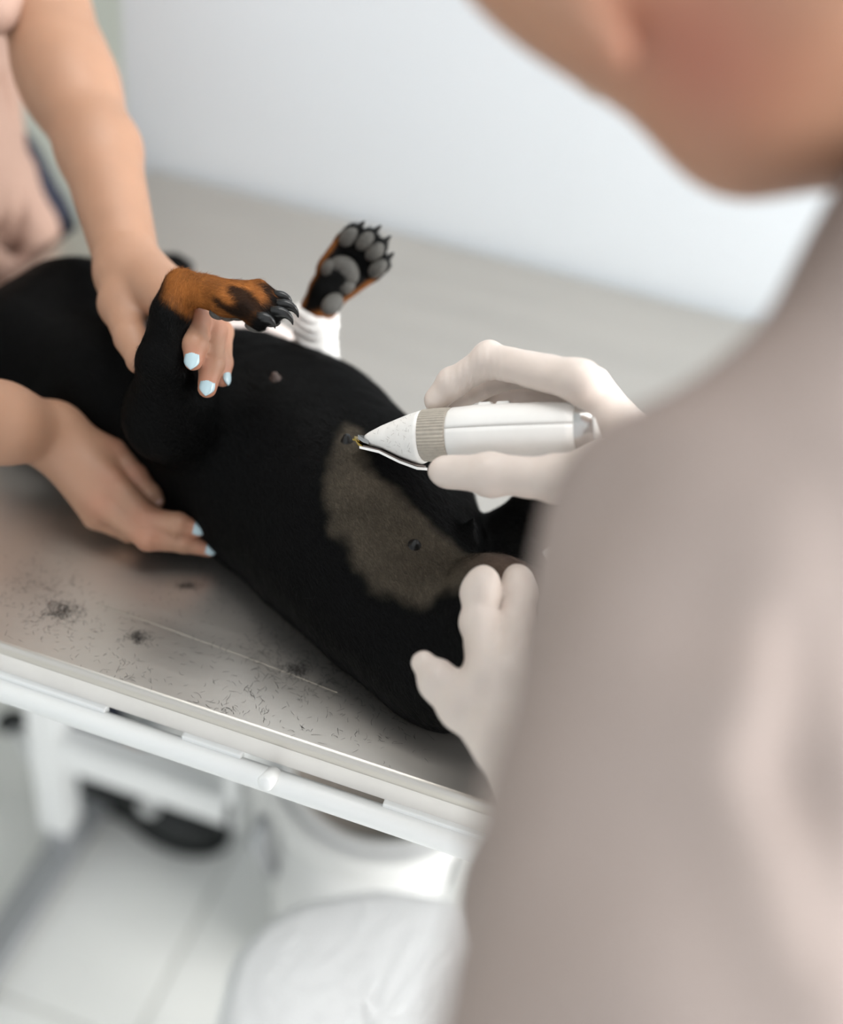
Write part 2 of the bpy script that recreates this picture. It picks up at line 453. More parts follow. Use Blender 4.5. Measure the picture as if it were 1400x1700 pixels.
for px, py, r, n, lab in ((104, 1014, 15, 190, 'largest tuft of cut black hair, on the table near its front left'), (232, 1058, 9, 120, 'small dense tuft of cut black hair at the middle of the table front'),
                          (492, 1112, 10, 130, 'dark tuft of cut hair beside the dog\'s flank'), (310, 973, 10, 80, 'thin streak of cut hair just below the fingertips'), (790, 1000, 1, 0, '')):
    if n:
        v, f = hair_mesh([(px, py, r, r * (.55 if py != 973 else .15), n, .003, .007)])
        tag(from_arrays('hair_tuft', v, f, MT['snip'], smooth=False), lab, 'hair', 'tufts of cut hair on the table', 'thing')

# ================================================================== BIN AND STOOL UNDER THE TABLE
B = V(-.192, .882, 0)
bn = empty('waste_bin', B, 'open round white waste bin under the table', 'bin')
v, f = lathe([(.0, 0.0000), (.0, 0.1055), (.01, 0.1103), (.33, 0.1247), (.33, 0.1199), (.02, 0.1043), (.02, 0.0000)], B, n=48); from_arrays('body', v, f, MT['bin'], bn)
v, f = lathe([(.318, 0.1254), (.323, 0.1343), (.336, 0.1361), (.345, 0.1319), (.348, 0.1247), (.345, 0.1163), (.335, 0.1127), (.318, 0.1199)], B, n=48, caps=False); from_arrays('rim', v, f, MT['bin'], bn)
v, f = lathe([(.30, 0.1163), (.346, 0.1175), (.353, 0.1127), (.351, 0.1031), (.342, 0.1007), (.30, 0.0995)], B, n=48, caps=False); from_arrays('inner_ring', v, f, MT['bin'], bn)
v, f = lathe([(.30, 0.1002), (.340, 0.1005), (.332, 0.0935), (.322, 0.0839), (.318, 0.0000)], B, n=40); from_arrays('liner', v, f, MT['liner'], bn)['label'] = 'beige bin liner'
v, f = lathe([(.335, .1125), (.3495, .1145), (.3505, .118), (.335, .1200)], B, n=48, caps=False); from_arrays('rim_gap_shade', v, f, MT['grey_metal'], bn)  # solid grey ring: shade of the groove inside the rim, put in as colour
h0 = B + .124 * unit(V(-.75, -.66, 0))
v, f = tube([h0 + V(-.012, -.010, .31), h0 + V(-.016, -.014, .27), h0 + V(-.002, -.002, .2)], [.008, .012, .009], 10); from_arrays('handle', v, f, MT['grey_metal'], bn)['label'] = 'grey handle'

ST = V(-.096, .548, 0); SH = .42
st = empty('stool', ST, 'round stool with dark metal rim under a white terry cover', 'stool')
v, f = lathe([(.385, 0), (.385, .118), (.395, .128), (.408, .128), (.412, .12), (.412, 0)], ST + V(-.006, -.004, 0), n=48); from_arrays('seat', v, f, MT['chrome'], st)
v, f = lathe([(.06, .02), (.385, .02)], ST, n=20); from_arrays('column', v, f, MT['grey_metal'], st)
for k in range(5):
    a = k * 1.2566 + .3; d = V(math.cos(a), math.sin(a), 0)
    v, f = tube([ST + V(0, 0, .07), ST + d * .19 + V(0, 0, .05)], [.018, .012], 8); from_arrays('leg', v, f, MT['grey_metal'], st)
    v, f = lathe([(-.01, 0), (-.01, .021), (.01, .021), (.01, 0)], ST + d * .185 + V(0, 0, .021), (-d[1], d[0], 0), 16); from_arrays('caster', v, f, MT['black_plastic'], st)
n1, n2 = 30, 96; rings = []
for i in range(n1):
    u = i / (n1 - 1); ring = []
    for j in range(n2):
        a = 2 * math.pi * j / n2
        R = .128 + .003 * math.sin(5 * a) + .018 * math.exp(-((((a - 1.2 + math.pi) % (2 * math.pi)) - math.pi) / .3) ** 2) + .010 * math.exp(-((((a - .5 + math.pi) % (2 * math.pi)) - math.pi) / .3) ** 2)
        q = min(u / .7, 1); dn = max(0, u - .7) / .3
        rr = R * q + .006 * math.sin(dn * 3.1) + .0035 * dn * math.sin(11 * a)
        ring.append(ST + V(rr * math.cos(a), rr * math.sin(a), .424 + .006 * (1 - q ** 4) - dn * (.028 + .006 * math.sin(7 * a)) + rng.normal() * .0003))
    rings.append(np.array(ring))
v, f = loft(rings, False); f.append(tuple(range(n2)))
tc = from_arrays('terry_cover', v, f, MT['terry']); tag(tc, 'white fluffy terry cover draped over the round stool seat', 'towel')
s = tc.modifiers.new('thickness', 'SOLIDIFY'); s.thickness = .004

# ================================================================== DOG
def pawprims(base, fwd, up, sc=1.0, spread=1.0):
    """metapodium block plus four toes; returns prims and toe data"""
    fwd = unit(fwd); up = unit(up - fwd * (up @ fwd)); sd = np.cross(fwd, up)
    pr, toes = [], []
    for i, q in enumerate((-1.5, -.5, .5, 1.5)):
        ln = (.030, .037, .037, .030)[i] * sc
        k0 = base + sd * q * .0065 * sc + fwd * (-.004 * sc)
        k1 = base + sd * q * .0088 * sc * spread + fwd * ln * .55 + up * .0045 * sc
        k2 = base + sd * q * .0098 * sc * spread + fwd * ln - up * .004 * sc
        pr += [cone(k0, k1, .0088 * sc, .0078 * sc, .004), cone(k1, k2, .0078 * sc, .0068 * sc, .002)]
        toes.append((k1, k2, fwd, up, sd))
    return pr, toes
dz = 0.0
T = [Z(60, 592, .905), Z(190, 655, .903), V(-.309, .715, .896), V(-.251, .690, .900), V(-.177, .642, .901), V(-.130, .600, .891), V(-.088, .572, .885)]
rr = (.050, .057, .0765, .082, .078, .058, .050)
prims = [cone(T[i], T[i + 1], rr[i], rr[i + 1], .03) for i in range(6)]
prims.append(cone(T[6], Z(850, 1085, .885), .052, .035, .02))
# head lying back towards the handler
sk = Z(120, 535, .918); mz = Z(215, 470, .915); mt = Z(287, 450, .91)
prims += [ell(sk, (.05, .05, .046), None, .02), cone(sk, mz, .040, .027, .012), cone(mz, mt, .0245, .0165, .01), cone(mz + V(0, -.012, -.016), mt + V(-.004, -.006, -.012), .014, .010, .006), cone(T[0], sk, .058, .045, .03)]
prims += [cone(Z(90, 500, .95), Z(60, 560, .93), .016, .010, .006, (unit((.3, -.6, .7)), .45)), cone(Z(60, 560, .93), Z(35, 610, .905), .014, .004, .006, (unit((.3, -.6, .7)), .45)), cone(sk + V(-.01, .03, .03), sk + V(-.05, .065, .005), .020, .014, .006, (unit((-.3, .4, .85)), .4)), cone(sk + V(-.05, .065, .005), sk + V(-.075, .07, -.03), .014, .004, .006, (unit((-.3, .4, .85)), .4))]
# near foreleg, held up by the handler
L0, L1, L2, L3 = D(285, 690, .85), D(268, 600, .806), D(284, 520, .798), D(302, 478, .796)
prims += [cone(T[2], L0, .05, .032, .02), cone(L0, L1, .030, .0160, .015), cone(L1, L2, .0155, .0125, .006), cone(L2, L3, .0125, .0112, .006)]
P1, P2 = D(345, 484, .790), D(384, 497, .786)
prims += [cone(L3, P1, .0112, .0098, .006), cone(P1, P2, .0098, .0122, .006)]
fw = unit(D(444, 510, .781) - P2); upv = unit(D(384, 456, .784) - P2); 
sdv = np.cross(fw, upv)
upn = unit(upv * .75 + sdv * .0 - M[:, 2] * .55)
pp, toesN = pawprims(P2, fw, upn, .84, 1.12); prims += pp
# far foreleg with the bandage
G0, G1, G2, G3 = D(530, 690, .955), D(525, 605, .945), D(526, 518, .925), D(546, 482, .913)
G4 = D(566, 455, .906)
prims += [cone(G0, G1, .022, .0135, .01), cone(G1, G2, .0130, .0115, .005), cone(G2, G3, .0128, .0135, .005), cone(G3, G4, .0140, .0150, .005)]
ffw = unit(D(618, 405, .892) - G4); fup = unit(D(548, 440, .92) - G4 + M[:, 2] * .05)
pp, toesF = pawprims(G4, ffw, fup, 1.0, 1.05); prims += pp
# hind legs
HK = D(722, 1062, .81)
prims += [cone(Z(815, 1030, .925), HK, .044, .033, .012), cone(HK, D(800, 1125, .785), .031, .026, .012), cone(D(800, 1125, .785), D(900, 1090, .78), .024, .014, .012)]
FK = D(838, 888, .86)
prims += [cone(Z(868, 1000, .915), FK, .030, .016, .010), cone(FK, D(905, 850, .85), .017, .022, .01), cone(D(905, 850, .85), D(985, 800, .87), .022, .012, .01)]
prims += [cone(D(776, 892, .812), D(786, 860, .81), .009, .0018, .004)]
for px, py, z in ((575, 724, 1.0), (694, 901, .985), (458, 622, .99)):
    pass
bv, bf = field_mesh(prims, .0025, planes=[(V(0, 0, TT + .0006), V(0, 0, -1))])
# short scruffy relief of the coat, tints by region
bnrm = normals(bv, bf)
bv = bv + bnrm * (wave(bv, 300, 3) * .0002)[:, None]
dog = from_arrays('dog', bv, bf, MT['fur'])
tag(dog, 'black and tan dog lying on its back on the steel table', 'dog')
black = np.array(lin(4, 6, 5.5)[:3]); tan = np.array(lin(150, 92, 44)[:3]); shaved = np.array(lin(84, 76, 65)[:3]); pink = np.array(lin(190, 160, 145)[:3])
padc_ = np.array(lin(60, 59, 57)[:3])
patch = np.array([(-.2016, .651), (-.1895, .6474), (-.1727, .6156), (-.145, .609), (-.1229, .602), (-.0909, .597), (-.0677, .5839), (-.03, .565), (-.04, .545), (-.068, .5476), (-.0843, .5497), (-.0973, .5518),
                  (-.11, .5488), (-.1275, .5508), (-.1439, .5531), (-.1596, .5613), (-.1702, .5718), (-.1832, .575), (-.1951, .5944), (-.1992, .6125), (-.2024, .6358)])
def poly_sd(P, poly):
    d = np.full(len(P), 1e9); ins = np.zeros(len(P), bool)
    for i in range(len(poly)):
        a, b = poly[i], poly[i - 1]; e = b - a; w_ = P - a
        t = np.clip((w_ @ e) / (e @ e), 0, 1); q = w_ - t[:, None] * e; d = np.minimum(d, (q * q).sum(1))
        c1 = P[:, 1] >= a[1]; c2 = P[:, 1] < b[1]; c3 = e[0] * w_[:, 1] > e[1] * w_[:, 0]
        ins ^= (c1 & c2 & c3) | (~c1 & ~c2 & ~c3)
    return np.sqrt(d) * np.where(ins, -1, 1)
def tint(v, n):
    """colour of the coat at points v"""
    c = np.tile(black, (len(v), 1))
    wv = wave(v, 200, 11); 
    sd_ = poly_sd(v[:, :2] + .0007 * wave(v, 500, 12)[:, None], patch) + .0012 * wv
    m = smooth01(-sd_, -.004, .006) * smooth01(v[:, 2], .925, .94) * (.88 + .12 * wave(v, 120, 5).clip(-1, 1))
    c = c + (shaved - c) * (m.clip(0, 1) * .9)[:, None]
    # near forepaw: tan from the carpus forward, black streaks
    d = prim_d(cone(L3 + (P1 - L3) * .05, P2 + fw * .012, .02, .02), v)
    m = smooth01(-d, -.002, .004) * smooth01((v - L3) @ unit(P1 - L3) + .35 * ((v - L3) @ upn), -.011, .0)
    al, hu, la = (v - P2) @ fw, (v - P2) @ upn, (v - P2) @ np.cross(fw, upn)
    wob = .0035 * wave(v, 260, 21)
    m *= 1 - .92 * smooth01(-np.abs(hu - .004 + wob) + .0045, 0, .003) * smooth01(al, -.012, -.004)       # dark streak along the toes
    m *= 1 - .92 * smooth01(al + wob, .022, .030)                                              # dark toe tips
    m *= 1 - .9 * smooth01(-hu - .0075 + wob, 0, .003) * smooth01(al, -.004, .004)             # dark underside
    c = c + (tan * (1 + .22 * wave(v, 240, 9).clip(-1, 1))[:, None] - c) * m.clip(0, 1)[:, None]
    # far forepaw: tan sides, dark underside
    d = prim_d(cone(G2, G4 + ffw * .01, .022, .022), v)
    m = smooth01(-d, -.002, .004) * smooth01(np.abs((v - G4) @ np.cross(ffw, fup)) + .8 * ((v - G4) @ fup), .007, .012)
    c = c + (tan - c) * (m.clip(0, 1) * .85)[:, None]
    # groin: pale thin hair
    d = prim_d(cone(Z(835, 950, .955), Z(900, 985, .965), .025, .025), v)
    m = smooth01(-d, -.01, .015) * smooth01(v[:, 2], .95, .98); c = c + (pink * .7 - c) * (m * .7)[:, None]
    return c.clip(.002, 1)
dt = tint(bv, bnrm); paint(dog, dt)

# coat hairs, each a thin blade lying along the body
def strands(name, sel_w, N, L, lift, wd, flow):
    p = sel_w / sel_w.sum(); fi = rng.choice(len(bf), N, p=p)
    a, b = rng.random((2, N)); q = bf[fi]
    P = (bv[q[:, 0]] * (1 - a)[:, None] + bv[q[:, 1]] * a[:, None]) * (1 - b)[:, None] + (bv[q[:, 3]] * (1 - a)[:, None] + bv[q[:, 2]] * a[:, None]) * b[:, None]
    n = bnrm[q[:, 0]]; t = flow(P) + rng.normal(size=(N, 3)) * .35; t -= n * (t * n).sum(1)[:, None]; t /= np.linalg.norm(t, axis=1)[:, None]
    s = np.cross(n, t); Ln = (L * (.6 + .8 * rng.random(N)))[:, None]
    tip = P + (t + n * (lift * (.4 + rng.random(N)))[:, None]) * Ln
    v = np.stack([P + s * wd, P - s * wd, tip], 1).reshape(-1, 3); v[:, 2] = np.maximum(v[:, 2], TT + .0004)
    f = np.arange(3 * N).reshape(-1, 3)
    o = from_arrays(name, v, f, MT['strand'], dog)
    c = np.repeat(tint(P, n) * (.75 + .6 * rng.random((N, 1)) ** 2) + .002, 3, 0); paint(o, c)
    o.data.normals_split_custom_set_from_vertices(np.repeat(unit_rows(n + .45 * t), 3, 0).tolist())
    o['kind'] = 'stuff'; return o
def unit_rows(a): return a / np.linalg.norm(a, axis=1)[:, None]
fa = .5 * np.linalg.norm(np.cross(bv[bf[:, 2]] - bv[bf[:, 0]], bv[bf[:, 3]] - bv[bf[:, 1]]), axis=1)
fc = bv[bf].mean(1)
axis = unit(T[6] - T[2])
def flow(P):
    t = np.tile(axis + V(0, -.1, -.2), (len(P), 1))
    a = prim_d(cone(L3, P2 + fw * .03, .022, .022), P) < .004; t[a] = fw
    b = prim_d(cone(L0, L3, .03, .022), P) < .0; t[b] = unit(L3 - L0)
    c_ = prim_d(cone(G1, G4 + ffw * .03, .024, .024), P) < .002; t[c_] = unit(G4 - G2)
    return t
vis = ((fc - CAM) * bnrm[bf[:, 0]]).sum(1) < .12
isbel = (poly_sd(fc[:, :2], patch) < .006) & (fc[:, 2] > .92)
paw = (prim_d(cone(L3, P2 + fw * .03, .022, .022), fc) < .003) | (prim_d(cone(G2, G4 + ffw * .03, .024, .024), fc) < .003)
strands('fur', fa * vis * ~paw * ~isbel * (fc[:, 0] > -.5), 70000, .0075, .16, .00016, flow)
strands('clipped_stubble', fa * vis * isbel, 30000, .0028, .30, .00013, flow)['label'] = 'grey brown stubble of the clipped belly'
strands('paw_fur', fa * vis * paw, 16000, .0045, .18, .00014, flow)
# claws, pads, nipples, nose, eyes
def claw(tip_base, fwd, up, L, r, sweep=1.2):
    pts, rad = [], []; p = np.array(tip_base); a = .35
    for k in range(9):
        pts.append(p.copy()); rad.append(r * (1 - (k / 8) ** 1.5) + .0002)
        p = p + (fwd * math.cos(a) + up * math.sin(a)) * L / 8; a -= sweep / 8
    v, f = tube(pts, rad, 8, 1.35, up); return from_arrays('claw', v, f, MT['claw'], dog)
for i, (k1, k2, a, u, s_) in enumerate(toesN): claw(k2 - a * .001 + u * .002, unit(a * .9 + u * .25), u, .0205 if i in (1, 2) else .017, .0036, 2.0)
for i, (k1, k2, a, u, s_) in enumerate(toesF): claw(k2 + u * .003, unit(a + u * .3), u, .0145, .0028, 1.5)
def pad(c, r, ax): v, f = field_mesh([ell(c, r, ax, .002)], max(.0008, min(r) / 5)); return from_arrays('paw_pad', v, f, MT['pad'], dog)
for toes, b0, fwd, up, sc in ((toesN, P2, fw, upn, .84), (toesF, G4, ffw, fup, 1.0)):
    u = unit(up - fwd * (up @ fwd)); s_ = np.cross(fwd, u); ax = np.stack([fwd, s_, u])
    for k1, k2, *_ in toes: pad(k2 - u * .0038 * sc - fwd * .003 * sc, V(.0088, .0058, .0046) * sc, ax)
    pad(b0 + fwd * .006 * sc - u * .008 * sc - s_ * .0, V(.0115, .0125, .0062) * sc, ax)
    pad(b0 + fwd * .000 * sc - u * .008 * sc + s_ * .007 * sc, V(.0085, .0080, .0060) * sc, ax); pad(b0 - u * .008 * sc - s_ * .007 * sc, V(.0085, .0080, .0060) * sc, ax)
pad(D(552, 505, .898), V(.0085, .0065, .0055), np.stack([unit(ffw), np.cross(unit(ffw), unit(fup)), unit(fup)]))
pad(D(362, 520, .784), V(.006, .005, .004), np.eye(3))
for px, py, col in ((575, 724, 0), (694, 901, 0), (459, 622, 1)):
    r_ = ray(px, py); r_ = r_ / np.linalg.norm(r_); w_ = bv - CAM; tt = w_ @ r_; dd = np.linalg.norm(w_ - tt[:, None] * r_, axis=1)
    near = np.where(dd < .003)[0]; i = near[np.argmin(tt[near])]
    v, f = lathe([(-.002, .0055), (0, .0045), (.0015, .003), (.004, .0024), (.0052, .0012), (.0054, 0)], bv[i], bnrm[i], 14)
    from_arrays('nipple', v, f, MT['nipple'] if col else MT['nose'], dog)
nz = mt + unit(mt - mz) * .014; v, f = field_mesh([ell(nz, (.009, .01, .008), None, .002), ], .0015); from_arrays('nose', v, f, MT['nose'], dog)
for o_ in (V(-.012, -.018, .036), V(.03, .03, .03)):
    v, f = lathe([(-.006, 0), (-.004, .0045), (0, .006), (.004, .0045), (.006, 0)], sk + o_, unit(o_), 14); from_arrays('eye', v, f, MT['nose'], dog)
# bandage
bn_pts = [G1 + (G1 - G2) * .35, G1, G1 + (G2 - G1) * .4, G1 + (G2 - G1) * .75, G1 + (G2 - G1) * 1.05]
pr = []
for i in range(4): pr.append(cone(bn_pts[i], bn_pts[i + 1], (.0172, .0166, .0162, .0155)[i], (.0166, .0162, .0155, .0150)[i], .004))
pr.append(cone(bn_pts[3] - M[:, 0] * .005, bn_pts[4] - M[:, 0] * .004, .0135, .0125, .003))
v, f = field_mesh(pr, .0016, planes=[(bn_pts[4], G2 - G1 + .25 * np.linalg.norm(G2 - G1) * M[:, 0])], relax=0)
nn = normals(v, f); ax_ = (v - G1) @ unit(G2 - G1)
v = v + nn * (.0007 * np.sin(ax_ * 900 + 2.5 * np.sin((v @ M[:, 0]) * 160)) + .0006 * wave(v, 220, 8))[:, None]
from_arrays('bandage', v, f, MT['bandage'], dog)['label'] = 'white bandage wrapped round the far foreleg'
# pale cloth behind the chest
gp = [Z(372, 553, .985), Z(410, 556, .978), Z(450, 566, .972), Z(476, 578, .965)]
gp = [p + unit(ray(420, 560)) * .05 for p in gp]
v, f = field_mesh([cone(p + V(0, 0, 0), V(p[0], p[1] + .012, TT + .004), .010, .014, .012) for p in gp] + [cone(gp[i], gp[i + 1], .010, .009, .01) for i in range(3)], .003, planes=[(V(0, 0, TT + .0006), V(0, 0, -1))])
v = v + normals(v, f) * (.0015 * wave(v, 150, 4))[:, None]
tag(from_arrays('cloth', v, f, MT['gauze']), 'pale pinkish cloth bunched up on the table behind the dog\'s chest', 'cloth')

# ================================================================== CLIPPERS
ct, ce = D(607, 727, .803), D(1003, 711, .745)
ca = unit(ce - ct); CL = np.linalg.norm(ce - ct)
cn = -M[:, 2]; cn = unit(cn - ca * (cn @ ca)); cu = np.cross(ca, cn)                  # towards the lens / across
if cu @ M[:, 1] > 0: cu = -cu                                                            # cu: up in the picture
clip = empty('hair_clippers', ce, 'white cordless hair clippers with grey ribbed ring, held at the shaved belly', 'clippers')
def sect(s, top, bot, dep, n=40, a0=0.0, a1=2 * math.pi, ctr=0.0):
    out = []
    for k in range(n):
        a = a0 + (a1 - a0) * k / (n - 1 if a1 - a0 < 6.2 else n); c_, s_ = math.cos(a), math.sin(a)
        sup = lambda q: math.copysign(abs(q) ** .86, q)
        out.append(ct + ca * s + cu * (ctr + (top if s_ > 0 else bot) * sup(s_)) + cn * dep * sup(c_))
    return np.array(out)
px2 = CL / 396.0
def S_(x): return (x - 607) * px2                                                        # pixel column -> distance along the axis
Rr = .0172
# case: two halves with a fine seam, grooved core between
prof = [(758, .92, .95), (763, 1.0, 1.0), (800, 1.05, 1.04), (850, 1.06, 1.06), (900, 1.04, 1.04), (950, .99, 1.0), (966, .95, .97)]
for nm, a0, a1 in (('upper_casing', .02 + .12, math.pi + .10), ('lower_casing', math.pi + .12, 2 * math.pi + .12)):
    rings = [np.concatenate([sect(S_(x), Rr * a, Rr * b, Rr * 1.02 * a, 26, a0, a1), sect(S_(x), Rr * a * .8, Rr * b * .8, Rr * .82 * a, 26, a0, a1)[::-1]]) for x, a, b in prof]
    v, f = loft(rings); from_arrays(nm, v, f, MT['clip_white'], clip)
v, f = loft([sect(S_(x), Rr * a * .965, Rr * b * .965, Rr * .985 * a) for x, a, b in prof]); from_arrays('seam', v, f, MT['clip_line'], clip)['label'] = 'fine dark seam between the casing halves'
# ribbed ring
rings = []
for s, e in ((711, .955), (713, .985), (728, 1.0), (745, 1.01), (757, 1.0), (759, .97)):
    r = sect(S_(s), Rr, Rr, Rr * 1.02, 220); c0 = ct + ca * S_(s)
    amp = np.where(np.arange(220) % 4 < 2, 1.0, .972)[:, None] if 711 < s < 759 else .965
    rings.append(c0 + (r - c0) * e * amp)
v, f = loft(rings); o = from_arrays('adjusting_ring', v, f, MT['clip_ring'], clip, smooth=False); o['label'] = 'grey beige ribbed ring'
# tapering head
rings = []
for x, t_, b_, dd in ((613, .14, .26, .42), (620, .24, .33, .5), (640, .45, .46, .62), (670, .69, .80, .78), (690, .84, .97, .90), (705, .93, 1.07, .97), (712, .96, 1.0, 1.0)):
    rings.append(sect(S_(x), Rr * t_, Rr * b_, Rr * dd * 1.02))
v, f = loft(rings); from_arrays('cutter_head', v, f, MT['clip_dirt'], clip)['label'] = 'white tapering cutter head with fine scratches'
# cutting set below the head: comb plate, lever plate, blades
def slab(name, pts, th, wd, m, back=0.0):
    rings = []
    for x, off in pts:
        c = ct + ca * S_(x) - cu * Rr * off + cn * back
        rings.append(np.array([c + cn * wd + cu * th, c - cn * wd + cu * th, c - cn * wd - cu * th, c + cn * wd - cu * th]))
    v, f = loft(rings); return from_arrays(name, v, f, m, clip, smooth=False)
slab('blade_plate', [(606, .38), (640, .58), (675, .98), (706, 1.25)], .00085, .0092, MT['clip_white'])['label'] = 'white blade holder plate'
slab('plate_groove', [(612, .33), (640, .51), (675, .90), (704, 1.14)], .00035, .0088, MT['clip_line'])
slab('moving_blade', [(603, -.02), (612, .12), (622, .2)], .0014, .0085, MT['blade'])
slab('fixed_blade', [(597, .00), (603, .24), (612, .40)], .0009, .009, MT['brass'])['label'] = 'brass coloured cutting edge'
for i in range(9):
    q = (i - 4) * .0021; c = ct + ca * S_(598) + cn * q
    v, f = loft([np.array([c + ca * a_ + cn * w_ - cu * (.0006 + .0012 * (a_ > 0)), c + ca * a_ - cn * w_ - cu * (.0006 + .0012 * (a_ > 0)), c + ca * a_ - cu * (.0018 + .0012 * (a_ > 0))]) for a_, w_ in ((-.002, .0002), (.003, .0007))])
    from_arrays('blade_tooth', v, f, MT['brass'], clip, smooth=False)
vs, fs = [], []
for _ in range(46):                                                                        # clipped hairs and scratches sticking to the head
    x = 628 + 74 * rng.random() ** .8; fr = float(np.interp(x, (613, 640, 670, 690, 705), (.14, .45, .69, .84, .93))); fd = float(np.interp(x, (613, 640, 670, 690, 705), (.42, .62, .78, .90, .97)))
    th = -.8 + 1.9 * rng.random(); lb = fr if th > 0 else fr + .12
    P0 = ct + ca * S_(x) + (cu * lb * math.copysign(abs(math.sin(th)) ** .86, th) + cn * fd * 1.02 * abs(math.cos(th)) ** .86) * Rr * 1.012
    an = rng.random() * 3.14; dd_ = ca * math.cos(an) + unit(cu * math.cos(th) - cn * math.sin(th)) * math.sin(an); nn_ = unit(cu * math.sin(th) + cn * math.cos(th)); L_ = .001 + .003 * rng.random(); sd_ = np.cross(nn_, dd_) * .00005
    b0 = len(vs); vs += [P0 - dd_ * L_ / 2 + sd_, P0 - dd_ * L_ / 2 - sd_, P0 + dd_ * L_ / 2 - sd_, P0 + dd_ * L_ / 2 + sd_]; fs.append((b0, b0 + 1, b0 + 2, b0 + 3))
o = from_arrays('stuck_hairs', vs, fs, MT['clip_line'], clip, smooth=False); o['kind'] = 'stuff'
# end cap, buttons
v, f = loft([sect(S_(x), Rr * t_, Rr * t_, Rr * t_) for x, t_ in ((957, .90), (966, .975), (978, .97), (990, .88), (1000, .72), (1006, .5), (1008, .1))]); from_arrays('end_cap', v, f, MT['cap'], clip)['label'] = 'silver grey end cap'
v, f = loft([sect(S_(x), Rr * t_, Rr * t_, Rr * t_) for x, t_ in ((994, .86), (998, .82), (1004, .6), (1004.5, .1))]); from_arrays('charging_contact', v, f, MT['clip_white'], clip)
for x in (815, 845):
    c = ct + ca * S_(x) + cu * Rr * 1.06
    bm = bmesh.new(); add_arrays(bm, *loft([np.array([c + ca * a_ + cn * b_ + cu * h_ for a_, b_ in ((-.0042, .0036), (.0042, .0036), (.0042, -.0036), (-.0042, -.0036))]) for h_ in (-.002, .0013)]))
    bmesh.ops.bevel(bm, geom=bm.edges[:], offset=.0006, segments=2, affect='EDGES'); from_bm('button', bm, MT['clip_white'], clip)

# ================================================================== HANDS (shared builder)
def finger(pts, rad, k=.0022):
    out = []
    for i in range(len(pts) - 1): out.append(cone(pts[i], pts[i + 1], rad[i], rad[i + 1], k))
    for i in range(1, len(pts) - 1): out.append(ell(pts[i], V(1, 1, 1) * rad[i] * 1.06, None, k))     # knuckles
    return out

# ---- the handler: forearms with bare hands
skinc = np.array(lin(170, 130, 105)[:3]); ruddy = np.array(lin(186, 116, 92)[:3])
Wr = Z(88, 722, .915); F0 = Z(-10, 700, .945); El = Wr + (F0 - Wr) / np.linalg.norm(F0 - Wr) * .23; ShR = V(-.79, .80, 1.27)
rh = []
rh += [cone(El, Wr + (F0 - Wr) * .9, .036, .028, .01), cone(Wr + (F0 - Wr) * .9, Wr, .028, .0225, .01)]
mc = [Z(190, 752, .906), Z(186, 800, .898), Z(172, 838, .886), Z(158, 858, .872)]
for q, rr in zip(mc, (.0105, .0115, .011, .0095)): rh.append(cone(Wr, q, .0185, rr, .012))
rh += finger([mc[0], Z(228, 792, .897), Z(250, 820, .890), Z(259, 832, .886)], (.0098, .0085, .0076, .0066))
rh += finger([mc[1], Z(246, 862, .885), Z(295, 870, .887), Z(328, 878, .884)], (.0105, .0095, .0082, .0062))
rh += finger([mc[2], Z(246, 893, .876), Z(305, 900, .872), Z(347, 912, .868)], (.0100, .0090, .0076, .0056))
rh += finger([mc[3], Z(215, 882, .862), Z(228, 870, .860), Z(220, 858, .860)], (.0090, .0080, .0074, .006))
rh += [cone(Wr, Z(150, 745, .885), .015, .012, .008)] + finger([Z(150, 745, .885), Z(205, 795, .873), Z(242, 832, .868)], (.012, .010, .008))
lw = D(216, 452, .895); le = D(104, 112, 1.0); lm = D(165, 250, .955); ls = V(-.735, 1.085, 1.23)
lh = [cone(le, lm, .0355, .0315, .012), cone(lm, lw, .0315, .0232, .012), cone(D(50, -70, 1.04), le, .041, .036, .02), cone(ls, D(50, -70, 1.04), .05, .041, .02), ell(D(120, 150, .985), V(.034, .034, .034), None, .02)]
lmc = [D(288, 512, .838), D(305, 505, .848), D(315, 500, .865), D(315, 495, .885)]
for q, rr in zip(lmc, (.0112, .012, .0115, .010)): lh.append(cone(lw, q, .0195, rr, .012))
lh += finger([lmc[0], D(326, 530, .812), D(324, 572, .800), D(321, 600, .797)], (.0105, .0088, .0082, .0062))
lh += finger([lmc[1], D(354, 545, .824), D(351, 605, .811), D(344, 645, .807)], (.0108, .0092, .0083, .0064))
lh += finger([lmc[2], D(366, 552, .838), D(367, 602, .827), D(369, 628, .824)], (.0100, .0085, .0076, .006))
lh += finger([lmc[3], D(360, 560, .866), D(358, 605, .858), D(352, 630, .852)], (.0092, .008, .0072, .006))
lh += [cone(lw, D(202, 505, .875), .0195, .0155, .01), cone(D(202, 505, .875), D(217, 562, .85), .0155, .0112, .008)] + finger([D(217, 562, .85), D(235, 597, .838), D(262, 618, .832)], (.0118, .0098, .008))
rv, rf = field_mesh(rh, .0017); lv, lf = field_mesh(lh, .0017)
